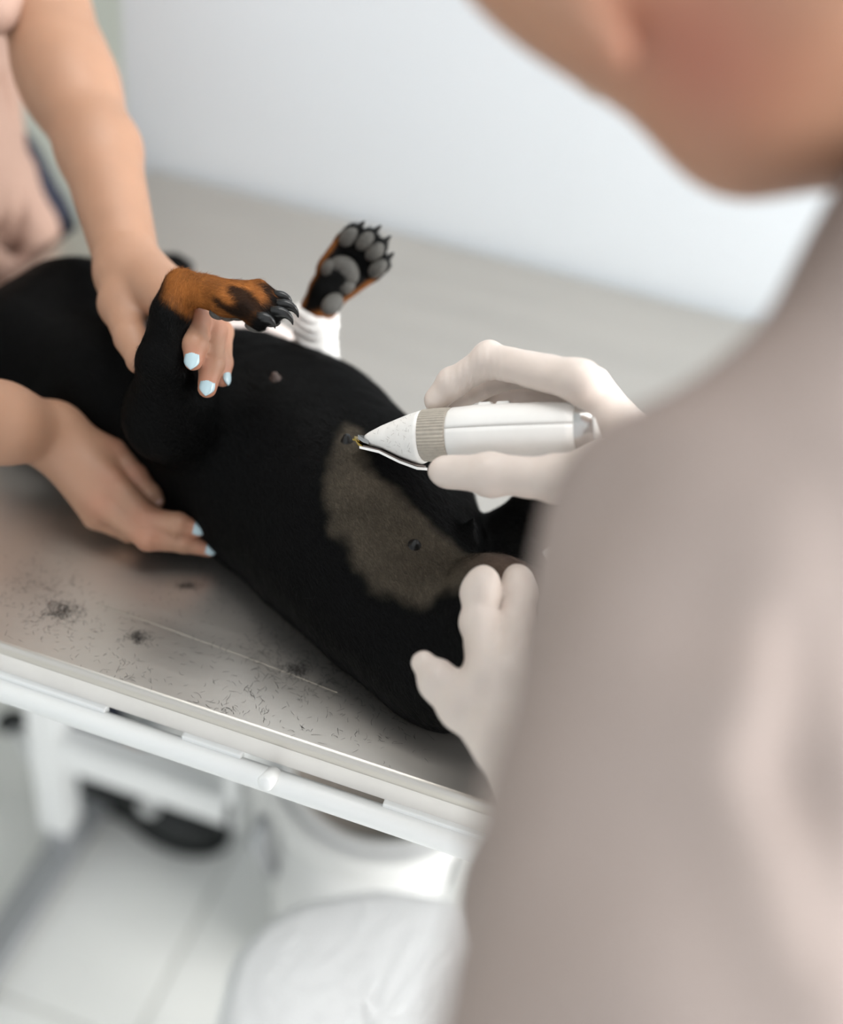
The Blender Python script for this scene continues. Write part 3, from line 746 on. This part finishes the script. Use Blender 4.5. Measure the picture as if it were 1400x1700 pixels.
# trunk, neck and head under the clothes
HC = V(-.735, .95, 1.50)
def head_prims(c, fwd, up):
    fwd = unit(fwd); up = unit(up - fwd * (up @ fwd)); sd = np.cross(fwd, up); A = np.stack([sd, fwd, up])
    q = lambda s, f_, u: c + sd * s + fwd * f_ + up * u
    pr = [ell(q(0, -.012, .03), (.076, .094, .083), A, .02), ell(q(0, .03, -.035), (.060, .062, .075), A, .03), ell(q(0, .062, -.088), (.03, .026, .024), A, .03),
          ell(q(.042, .035, -.06), (.022, .04, .026), A, .03), ell(q(-.042, .035, -.06), (.022, .04, .026), A, .03),
          cone(q(0, .086, .018), q(0, .110, -.022), .008, .0125, .01), ell(q(.012, .1, -.026), (.008, .01, .007), A, .006), ell(q(-.012, .1, -.026), (.008, .01, .007), A, .006),
          sub(ell(q(.032, .098, .012), (.017, .016, .012), A, .012)), sub(ell(q(-.032, .098, .012), (.017, .016, .012), A, .012)),
          ell(q(0, .093, -.051), (.024, .009, .005), A, .005), ell(q(0, .092, -.060), (.021, .009, .006), A, .005), sub(cone(q(-.02, .101, -.0555), q(.02, .101, -.0555), .0012, .0012, .003)),
          ell(q(.076, -.012, .0), (.008, .018, .030), A, .006), ell(q(-.076, -.012, .0), (.008, .018, .030), A, .006),
          sub(ell(q(.083, -.008, .002), (.004, .009, .017), A, .004)), sub(ell(q(-.083, -.008, .002), (.004, .009, .017), A, .004))]
    eyes = [q(.032, .077, .012), q(-.032, .077, .012)]
    return pr, eyes, A
hp, eyesA, AA = head_prims(HC, V(.8, -.1, -.55), V(.5, 0, .85))
tr = hp + [cone(HC - V(.02, 0, .06), V(-.79, .955, 1.33), .05, .055, .03), cone(V(-.84, .955, 1.28), V(-.808, .96, 1.0), .10, .09, .05), cone(V(-.81, .82, 1.27), V(-.80, 1.08, 1.25), .055, .05, .05),
           cone(V(-.808, .96, 1.0), V(-.81, .97, .9), .085, .088, .05), cone(ShR, El, .047, .036, .03), cone(ls, D(50, -70, 1.04), .049, .039, .03)]
hipL, knL, anL = V(-.765, 1.035, .86), V(-.70, 1.01, .47), V(-.635, .985, .085); hipR, knR, anR = V(-.85, .88, .86), V(-.90, .84, .47), V(-.97, .84, .085)
for a, b, c in ((hipL, knL, anL), (hipR, knR, anR)): tr += [cone(a, b, .070, .052, .03), cone(b, c, .052, .034, .02), cone(c, c + V(.1, -.005, -.05), .034, .026, .02)]
tv, tf = field_mesh(tr, .006)
bv2 = np.concatenate([tv, rv, lv]); bf2 = np.concatenate([tf, rf + len(tv), lf + len(tv) + len(rv)])
P1h = empty('person', (-.8, .95, 0), 'person in pink beige T-shirt and jeans holding the dog with bare hands', 'person')
body = from_arrays('body', bv2, bf2, MT['skin'], P1h)
m = np.zeros(len(bv2))
for q in (mc[0], mc[1], mc[2], Z(246, 862, .885), Z(246, 893, .876), Z(228, 792, .897), Z(328, 878, .884), Z(347, 912, .868), D(321, 600, .797), D(344, 645, .807), D(326, 535, .812), D(354, 550, .824), D(369, 628, .824)):
    m = np.maximum(m, np.exp(-(np.linalg.norm(bv2 - q, axis=1) / .012) ** 2) * .6)
paint(body, skinc + (ruddy - skinc) * m[:, None])
UPc = -M[:, 2]
def tipnail(par, a, ra, b, rb, up, L, W, out, m=MT['nail']):
    a, b = np.asarray(a), np.asarray(b); t = unit(b - a); up = unit(up - t * (up @ t))
    nail(par, b + up * rb * .93 + t * (out + rb * .6), a + up * ra * .98, up, L, W, m)
tipnail(body, Z(295, 870, .887), .0082, Z(328, 878, .884), .0062, UPc + V(.1, -.1, .35), .0135, .0050, .0035)
tipnail(body, Z(305, 900, .872), .0076, Z(347, 912, .868), .0056, UPc + V(.1, .1, .3), .0125, .0046, .0040)
tipnail(body, Z(250, 820, .890), .0076, Z(259, 832, .886), .0066, UPc + M[:, 0] * .6, .0115, .0048, .0010, MT['nail_bare'])
tipnail(body, D(324, 572, .800), .0082, D(321, 600, .797), .0062, UPc - M[:, 0] * .05, .0140, .0050, .0040)
tipnail(body, D(351, 605, .811), .0083, D(344, 645, .807), .0064, UPc + M[:, 0] * .15, .0140, .0050, .0030)
tipnail(body, D(367, 602, .827), .0076, D(369, 628, .824), .006, UPc * .5 + M[:, 0], .0120, .0044, .003)
for e in eyesA:
    v, f = lathe([(-.011, 0), (-.008, .008), (0, .0115), (.008, .008), (.011, 0)], e, AA[1], 16); from_arrays('eye', v, f, MT['eye'], body)
    v, f = lathe([(0, .005), (.0012, .005), (.0012, 0)], e + AA[1] * .0102, AA[1], 14); from_arrays('iris', v, f, MT['iris'], body)
sd, fwd, up = AA; q = lambda s, f_, u: HC + sd * s + fwd * f_ + up * u
v, f = field_mesh([ell(q(0, -.02, .04), (.086, .10, .088), AA, .02), cone(q(0, -.09, .0), q(0, -.14, -.12), .045, .03, .03), sub(ell(q(0, .10, -.02), (.07, .085, .085), AA, .02))], .005)
v = v + normals(v, f) * (.002 * wave(v * V(1, 1, .3), 300, 2))[:, None]; from_arrays('hair', v, f, MT['hair'], P1h)
# shirt with hem folds
sp = [cone(V(-.84, .955, 1.29), V(-.795, .96, 1.0), .112, .114, .05), cone(V(-.795, .96, 1.0), V(-.782, .975, .80), .116, .130, .05), cone(V(-.82, .81, 1.28), V(-.82, 1.08, 1.27), .064, .060, .05),
      cone(ls, D(20, -95, 1.04), .063, .056, .02), cone(D(10, -95, 1.03), D(-16, 6, .97), .050, .024, .012), cone(ShR, ShR + (El - ShR) * .5, .062, .058, .02),
      cone(D(42, 285, 1.247), D(40, 375, 1.262), .018, .022, .02), cone(D(40, 375, 1.262), D(0, 455, 1.262), .022, .020, .02),
      sub(cone(D(0, 130, 1.148), D(22, 200, 1.183), .008, .005, .010)), sub(cone(D(34, 290, 1.205), D(36, 370, 1.228), .004, .006, .008)), sub(cone(D(36, 370, 1.228), D(14, 432, 1.238), .006, .006, .008)),
      sub(cone(D(14, 432, 1.238), D(-30, 445, 1.234), .006, .006, .008)), sub(cone(D(18, 320, 1.19), D(12, 400, 1.225), .003, .005, .008)), sub(cone(D(12, 400, 1.225), D(-30, 420, 1.22), .005, .003, .008))]
v, f = field_mesh(sp, .0045, planes=[(V(-.78, .96, .775), V(.05, -.1, -1)), (V(-.79, .955, 1.375), V(.2, 0, 1))])
nn = normals(v, f); hz = smooth01(-v[:, 2], -.98, -.84)
ang = np.arctan2(v[:, 1] - .975, v[:, 0] + .785)
v = v + nn * (hz * (.015 * np.sin(ang * 6 + v[:, 2] * 22) + .004 * np.sin(ang * 13 - v[:, 2] * 30 + 1)) + .0025 * wave(v, 45, 31))[:, None]
sh = from_arrays('shirt', v, f, MT['shirt'], P1h)
v, f = field_mesh([cone(V(-.81, .975, .88), V(-.805, .98, .86), .10, .11, .05), cone(hipL, knL, .088, .066, .03), cone(knL, anL + V(0, 0, .02), .066, .05, .02), cone(hipR, knR, .088, .066, .03), cone(knR, anR + V(0, 0, .02), .066, .05, .02),
                   cone(V(-.755, 1.035, .85), V(-.73, 1.045, .81), .055, .072, .04)], .006, planes=[(V(0, 0, .925), V(0, 0, 1)), (V(0, 0, .06), V(0, 0, -1))])
v = v + normals(v, f) * (.003 * wave(v, 60, 33))[:, None]; from_arrays('jeans', v, f, MT['jeans'], P1h)
def shoe(par, heel, toe, lab=None, m=MT['black_plastic']):
    d = unit(toe - heel); L = np.linalg.norm(toe - heel); s_ = np.cross(V(0, 0, 1), d)
    A = np.stack([d, s_, V(0, 0, 1)]); h = heel
    v, f = field_mesh([ell(h + d * .05 + V(0, 0, .045), (.07, .048, .055), A, .02), ell(h + d * (L - .085) + V(0, 0, .033), (.085, .047, .036), A, .03), ell(h + d * .1 + V(0, 0, .05), (.07, .038, .04), A, .02)], .004, planes=[(V(0, 0, .002), V(0, 0, -1))])
    o = from_arrays('shoe', v, f, m, par)
    if lab: o['label'] = lab
    v, f = field_mesh([ell(h + d * .05 + V(0, 0, .012), (.072, .05, .02), A, .02), ell(h + d * (L - .085) + V(0, 0, .012), (.088, .051, .02), A, .03)], .004, planes=[(V(0, 0, .0015), V(0, 0, -1)), (V(0, 0, .014), V(0, 0, 1))])
    from_arrays('sole', v, f, MT['black_plastic'], o)
    return o, d, s_
o, d, s_ = shoe(P1h, V(-.665, .975, 0), V(-.405, .935, 0), 'black shoe with a white spot, under the table')
v, f = field_mesh([ell(D(250, 1338, 1.678), (.018, .016, .012), None, .003)], .0016); from_arrays('white_spot', v, f, MT['shoe_spot'], o)
shoe(P1h, V(-1.04, .845, 0), V(-.79, .83, 0))

# ================================================================== VET (blurred, close to the lens)
P2h = empty('person', (.28, .18, 0), 'person in mauve grey coat and white gloves bending over the dog, back to us', 'person')
H = D(1140, -165, .46)
fwdc = unit(M @ V(.08, .28, .95)); upc_ = unit(M @ V(-.78, -.60, .10))
hp, eyesV, AV = head_prims(H, fwdc, upc_)
nk = D(1790, 140, .48); chest = V(.24, .40, 1.14)
sL, eL, wL = D(1176, 962, .45), D(1085, 1960, .30), D(905, 1315, .675)
sR, eR, wR = V(.44, .50, 1.17), V(.36, .62, .98), D(1078, 775, .75)
vt = hp + [cone(H + AV[1] * -.02 - AV[2] * .06, nk, .052, .056, .03), cone(nk, chest, .058, .09, .04), cone(chest, V(.29, .14, .90), .115, .10, .05), cone(sL + V(.03, 0, 0), sR, .05, .05, .04),
           cone(V(.22, .12, .86), V(.2, .14, .48), .075, .05, .03), cone(V(.2, .14, .48), V(.2, .10, .085), .05, .034, .02), cone(V(.37, .12, .86), V(.38, .16, .48), .075, .05, .03), cone(V(.38, .16, .48), V(.38, .12, .085), .05, .034, .02),
           cone(V(.2, .10, .085), V(.19, .19, .04), .032, .026, .02), cone(V(.38, .12, .085), V(.38, .21, .04), .032, .026, .02),
           cone(sL, eL, .046, .038, .02), cone(eL, wL, .036, .024, .02), cone(sR, eR, .046, .038, .02), cone(eR, wR, .036, .024, .02)]
v, f = field_mesh(vt, .005)
bodyV = from_arrays('body', v, f, MT['skin'], P2h)
ck = H + AV[0] * -.06 + AV[1] * .04 - AV[2] * .03
m = np.exp(-(np.linalg.norm(v - D(1180, 70, .43), axis=1) / .035) ** 2) * .8
base = np.array(lin(180, 136, 110)[:3])
paint(bodyV, base + (np.array(lin(178, 108, 88)[:3]) - base) * m[:, None])
for e in eyesV:
    v, f = lathe([(-.011, 0), (-.008, .008), (0, .0115), (.008, .008), (.011, 0)], e, AV[1], 16); from_arrays('eye', v, f, MT['eye'], bodyV)
    v, f = lathe([(0, .005), (.0012, .005), (.0012, 0)], e + AV[1] * .0102, AV[1], 14); from_arrays('iris', v, f, MT['iris'], bodyV)
sd, fwd, up = AV; q = lambda s, f_, u: H + sd * s + fwd * f_ + up * u
v, f = field_mesh([ell(q(0, -.022, .042), (.084, .098, .086), AV, .02), sub(ell(q(0, .07, -.06), (.14, .17, .15), AV, .02))], .005)
v = v + normals(v, f) * (.002 * wave(v, 200, 2))[:, None]; from_arrays('hair', v, f, MT['hair'], P2h)
# coat: back, sleeves, skirt
cp = [cone(nk + (chest - nk) * .62, chest, .07, .115, .05), cone(chest, V(.29, .14, .92), .135, .125, .05), cone(V(.29, .14, .92), V(.29, .13, .55), .135, .16, .05), cone(sL + V(.04, 0, 0), sR, .068, .07, .05),
      cone(sL, sL + (eL - sL) * .5, .071, .056, .02), cone(sL + (eL - sL) * .5, eL, .056, .057, .02), cone(sL + V(.04, .01, 0), D(1560, 410, .46), .060, .045, .04), cone(eL, eL + (wL - eL) * .5, .052, .040, .02), cone(eL + (wL - eL) * .5, eL + (wL - eL) * .8, .040, .033, .02),
      cone(D(1290, 900, .392), D(1262, 1200, .345), .011, .014, .018), cone(D(1262, 1200, .345), D(1345, 1720, .282), .014, .012, .018),
      sub(cone(D(1352, 1050, .350), D(1350, 1300, .318), .006, .011, .014)), sub(cone(D(1350, 1300, .318), D(1400, 1580, .286), .011, .006, .014)),
      cone(sR, eR, .068, .055, .03), cone(eR, eR + (wR - eR) * .82, .053, .038, .02)]
v, f = field_mesh(cp, .0045, planes=[(V(0, 0, .56), V(0, 0, -1))])
nn = normals(v, f); al = (v - sL) @ unit(eL - sL)
v = v + nn * (.003 * wave(v, 38, 41) + .0015 * wave(v, 90, 42))[:, None]
coat = from_arrays('coat', v, f, MT['coat'], P2h); coat['label'] = 'mauve grey coat with long sleeves'
v, f = field_mesh([cone(V(.22, .12, .84), V(.2, .14, .48), .09, .066, .03), cone(V(.2, .14, .48), V(.2, .10, .11), .066, .055, .02), cone(V(.37, .12, .84), V(.38, .16, .48), .09, .066, .03), cone(V(.38, .16, .48), V(.38, .12, .11), .066, .055, .02)], .006, planes=[(V(0, 0, .06), V(0, 0, -1))])
from_arrays('trousers', v, f, MT['trousers'], P2h)
shoe(P2h, V(.2, .05, 0), V(.19, .3, 0), m=MT['white_paint']); shoe(P2h, V(.38, .07, 0), V(.38, .32, 0), m=MT['white_paint'])
def G(px, py, d): return D(px, py, d + .036)
def gfinger(p, r, k): return finger(p, [1.045 * q for q in r], k)
# gloved right hand closed on the clippers
ix = [G(962, 632, .700), G(812, 597, .738), G(752, 636, .752), G(724, 665, .757)]
gp_ = gfinger(ix, (.0118, .0103, .0094, .0078), .003)
gp_ += gfinger([G(985, 640, .725), G(858, 615, .762), G(795, 640, .775), G(752, 668, .778)], (.0115, .0100, .009, .0078), .003)
gp_ += gfinger([G(1000, 660, .745), G(890, 640, .785), G(835, 665, .79), G(800, 690, .785)], (.011, .0095, .0085, .0075), .003)
gp_ += gfinger([G(1015, 690, .755), G(930, 680, .79), G(885, 700, .79), G(860, 715, .785)], (.010, .0085, .0078, .007), .003)
tb = [G(1005, 775, .672), G(925, 795, .688), G(815, 788, .704), G(738, 783, .716)]
gp_ += gfinger(tb, (.0150, .0125, .0115, .0098), .005)
for a, r_ in ((G(964, 632, .706), .0118), (G(985, 645, .735), .0115), (G(1000, 665, .755), .011), (G(1015, 690, .765), .010)): gp_.append(cone(wR, a, .020, r_, .008))
gp_ += [cone(wR, tb[0], .020, .0150, .01), cone(wR, wR + (eR - wR) * .25, .022, .026, .01)]
v, f = field_mesh(gp_, .0017); nn = normals(v, f)
fold = np.zeros(len(v))
for c_ in (G(770, 640, .735), G(805, 625, .728)): fold = np.maximum(fold, np.exp(-(np.linalg.norm(v - c_, axis=1) / .013) ** 2))
v = v + nn * (.0003 * wave(v, 350, 51) + fold * .0005 * np.sin((v @ M[:, 0]) * 1500))[:, None]
gr = from_arrays('glove', v, f, MT['glove'], P2h); gr['label'] = 'pale glove gripping the clippers'
def GL(px, py, d): return D(px, py, d + .014)
# gloved left hand spread on the thigh
gl = gfinger([GL(812, 1128, .690), GL(796, 1035, .716), GL(798, 985, .722), GL(803, 964, .722)], (.0125, .0100, .0102, .0092), .005)
gl += gfinger([GL(846, 1120, .690), GL(856, 1040, .722), GL(860, 985, .732), GL(860, 964, .734)], (.0125, .0108, .0108, .0098), .0025)
gl += gfinger([GL(890, 1130, .690), GL(925, 1050, .72), GL(930, 1010, .73), GL(930, 990, .735)], (.012, .0105, .010, .0092), .0025)
gl += gfinger([GL(915, 1150, .690), GL(965, 1085, .71), GL(980, 1050, .72), GL(985, 1030, .725)], (.011, .009, .0085, .008), .0025)
gl += gfinger([GL(838, 1228, .672), GL(770, 1172, .688), GL(728, 1132, .698), GL(704, 1101, .704)], (.0165, .0125, .0098, .0072), .006)
for a, r_ in ((GL(812, 1130, .690), .0125), (GL(850, 1125, .690), .0125), (GL(890, 1135, .690), .012), (GL(915, 1155, .690), .011)): gl.append(cone(wL, a, .022, r_, .012))
gl += [cone(wL, GL(838, 1228, .672), .021, .0165, .012), cone(wL, wL + (eL - wL) * .25, .022, .027, .01)]
v, f = field_mesh(gl, .0017); v = v + normals(v, f) * (.0003 * wave(v, 350, 52))[:, None]
g2 = from_arrays('glove', v, f, MT['glove'], P2h); g2['label'] = 'pale glove spread against the dog\'s thigh'
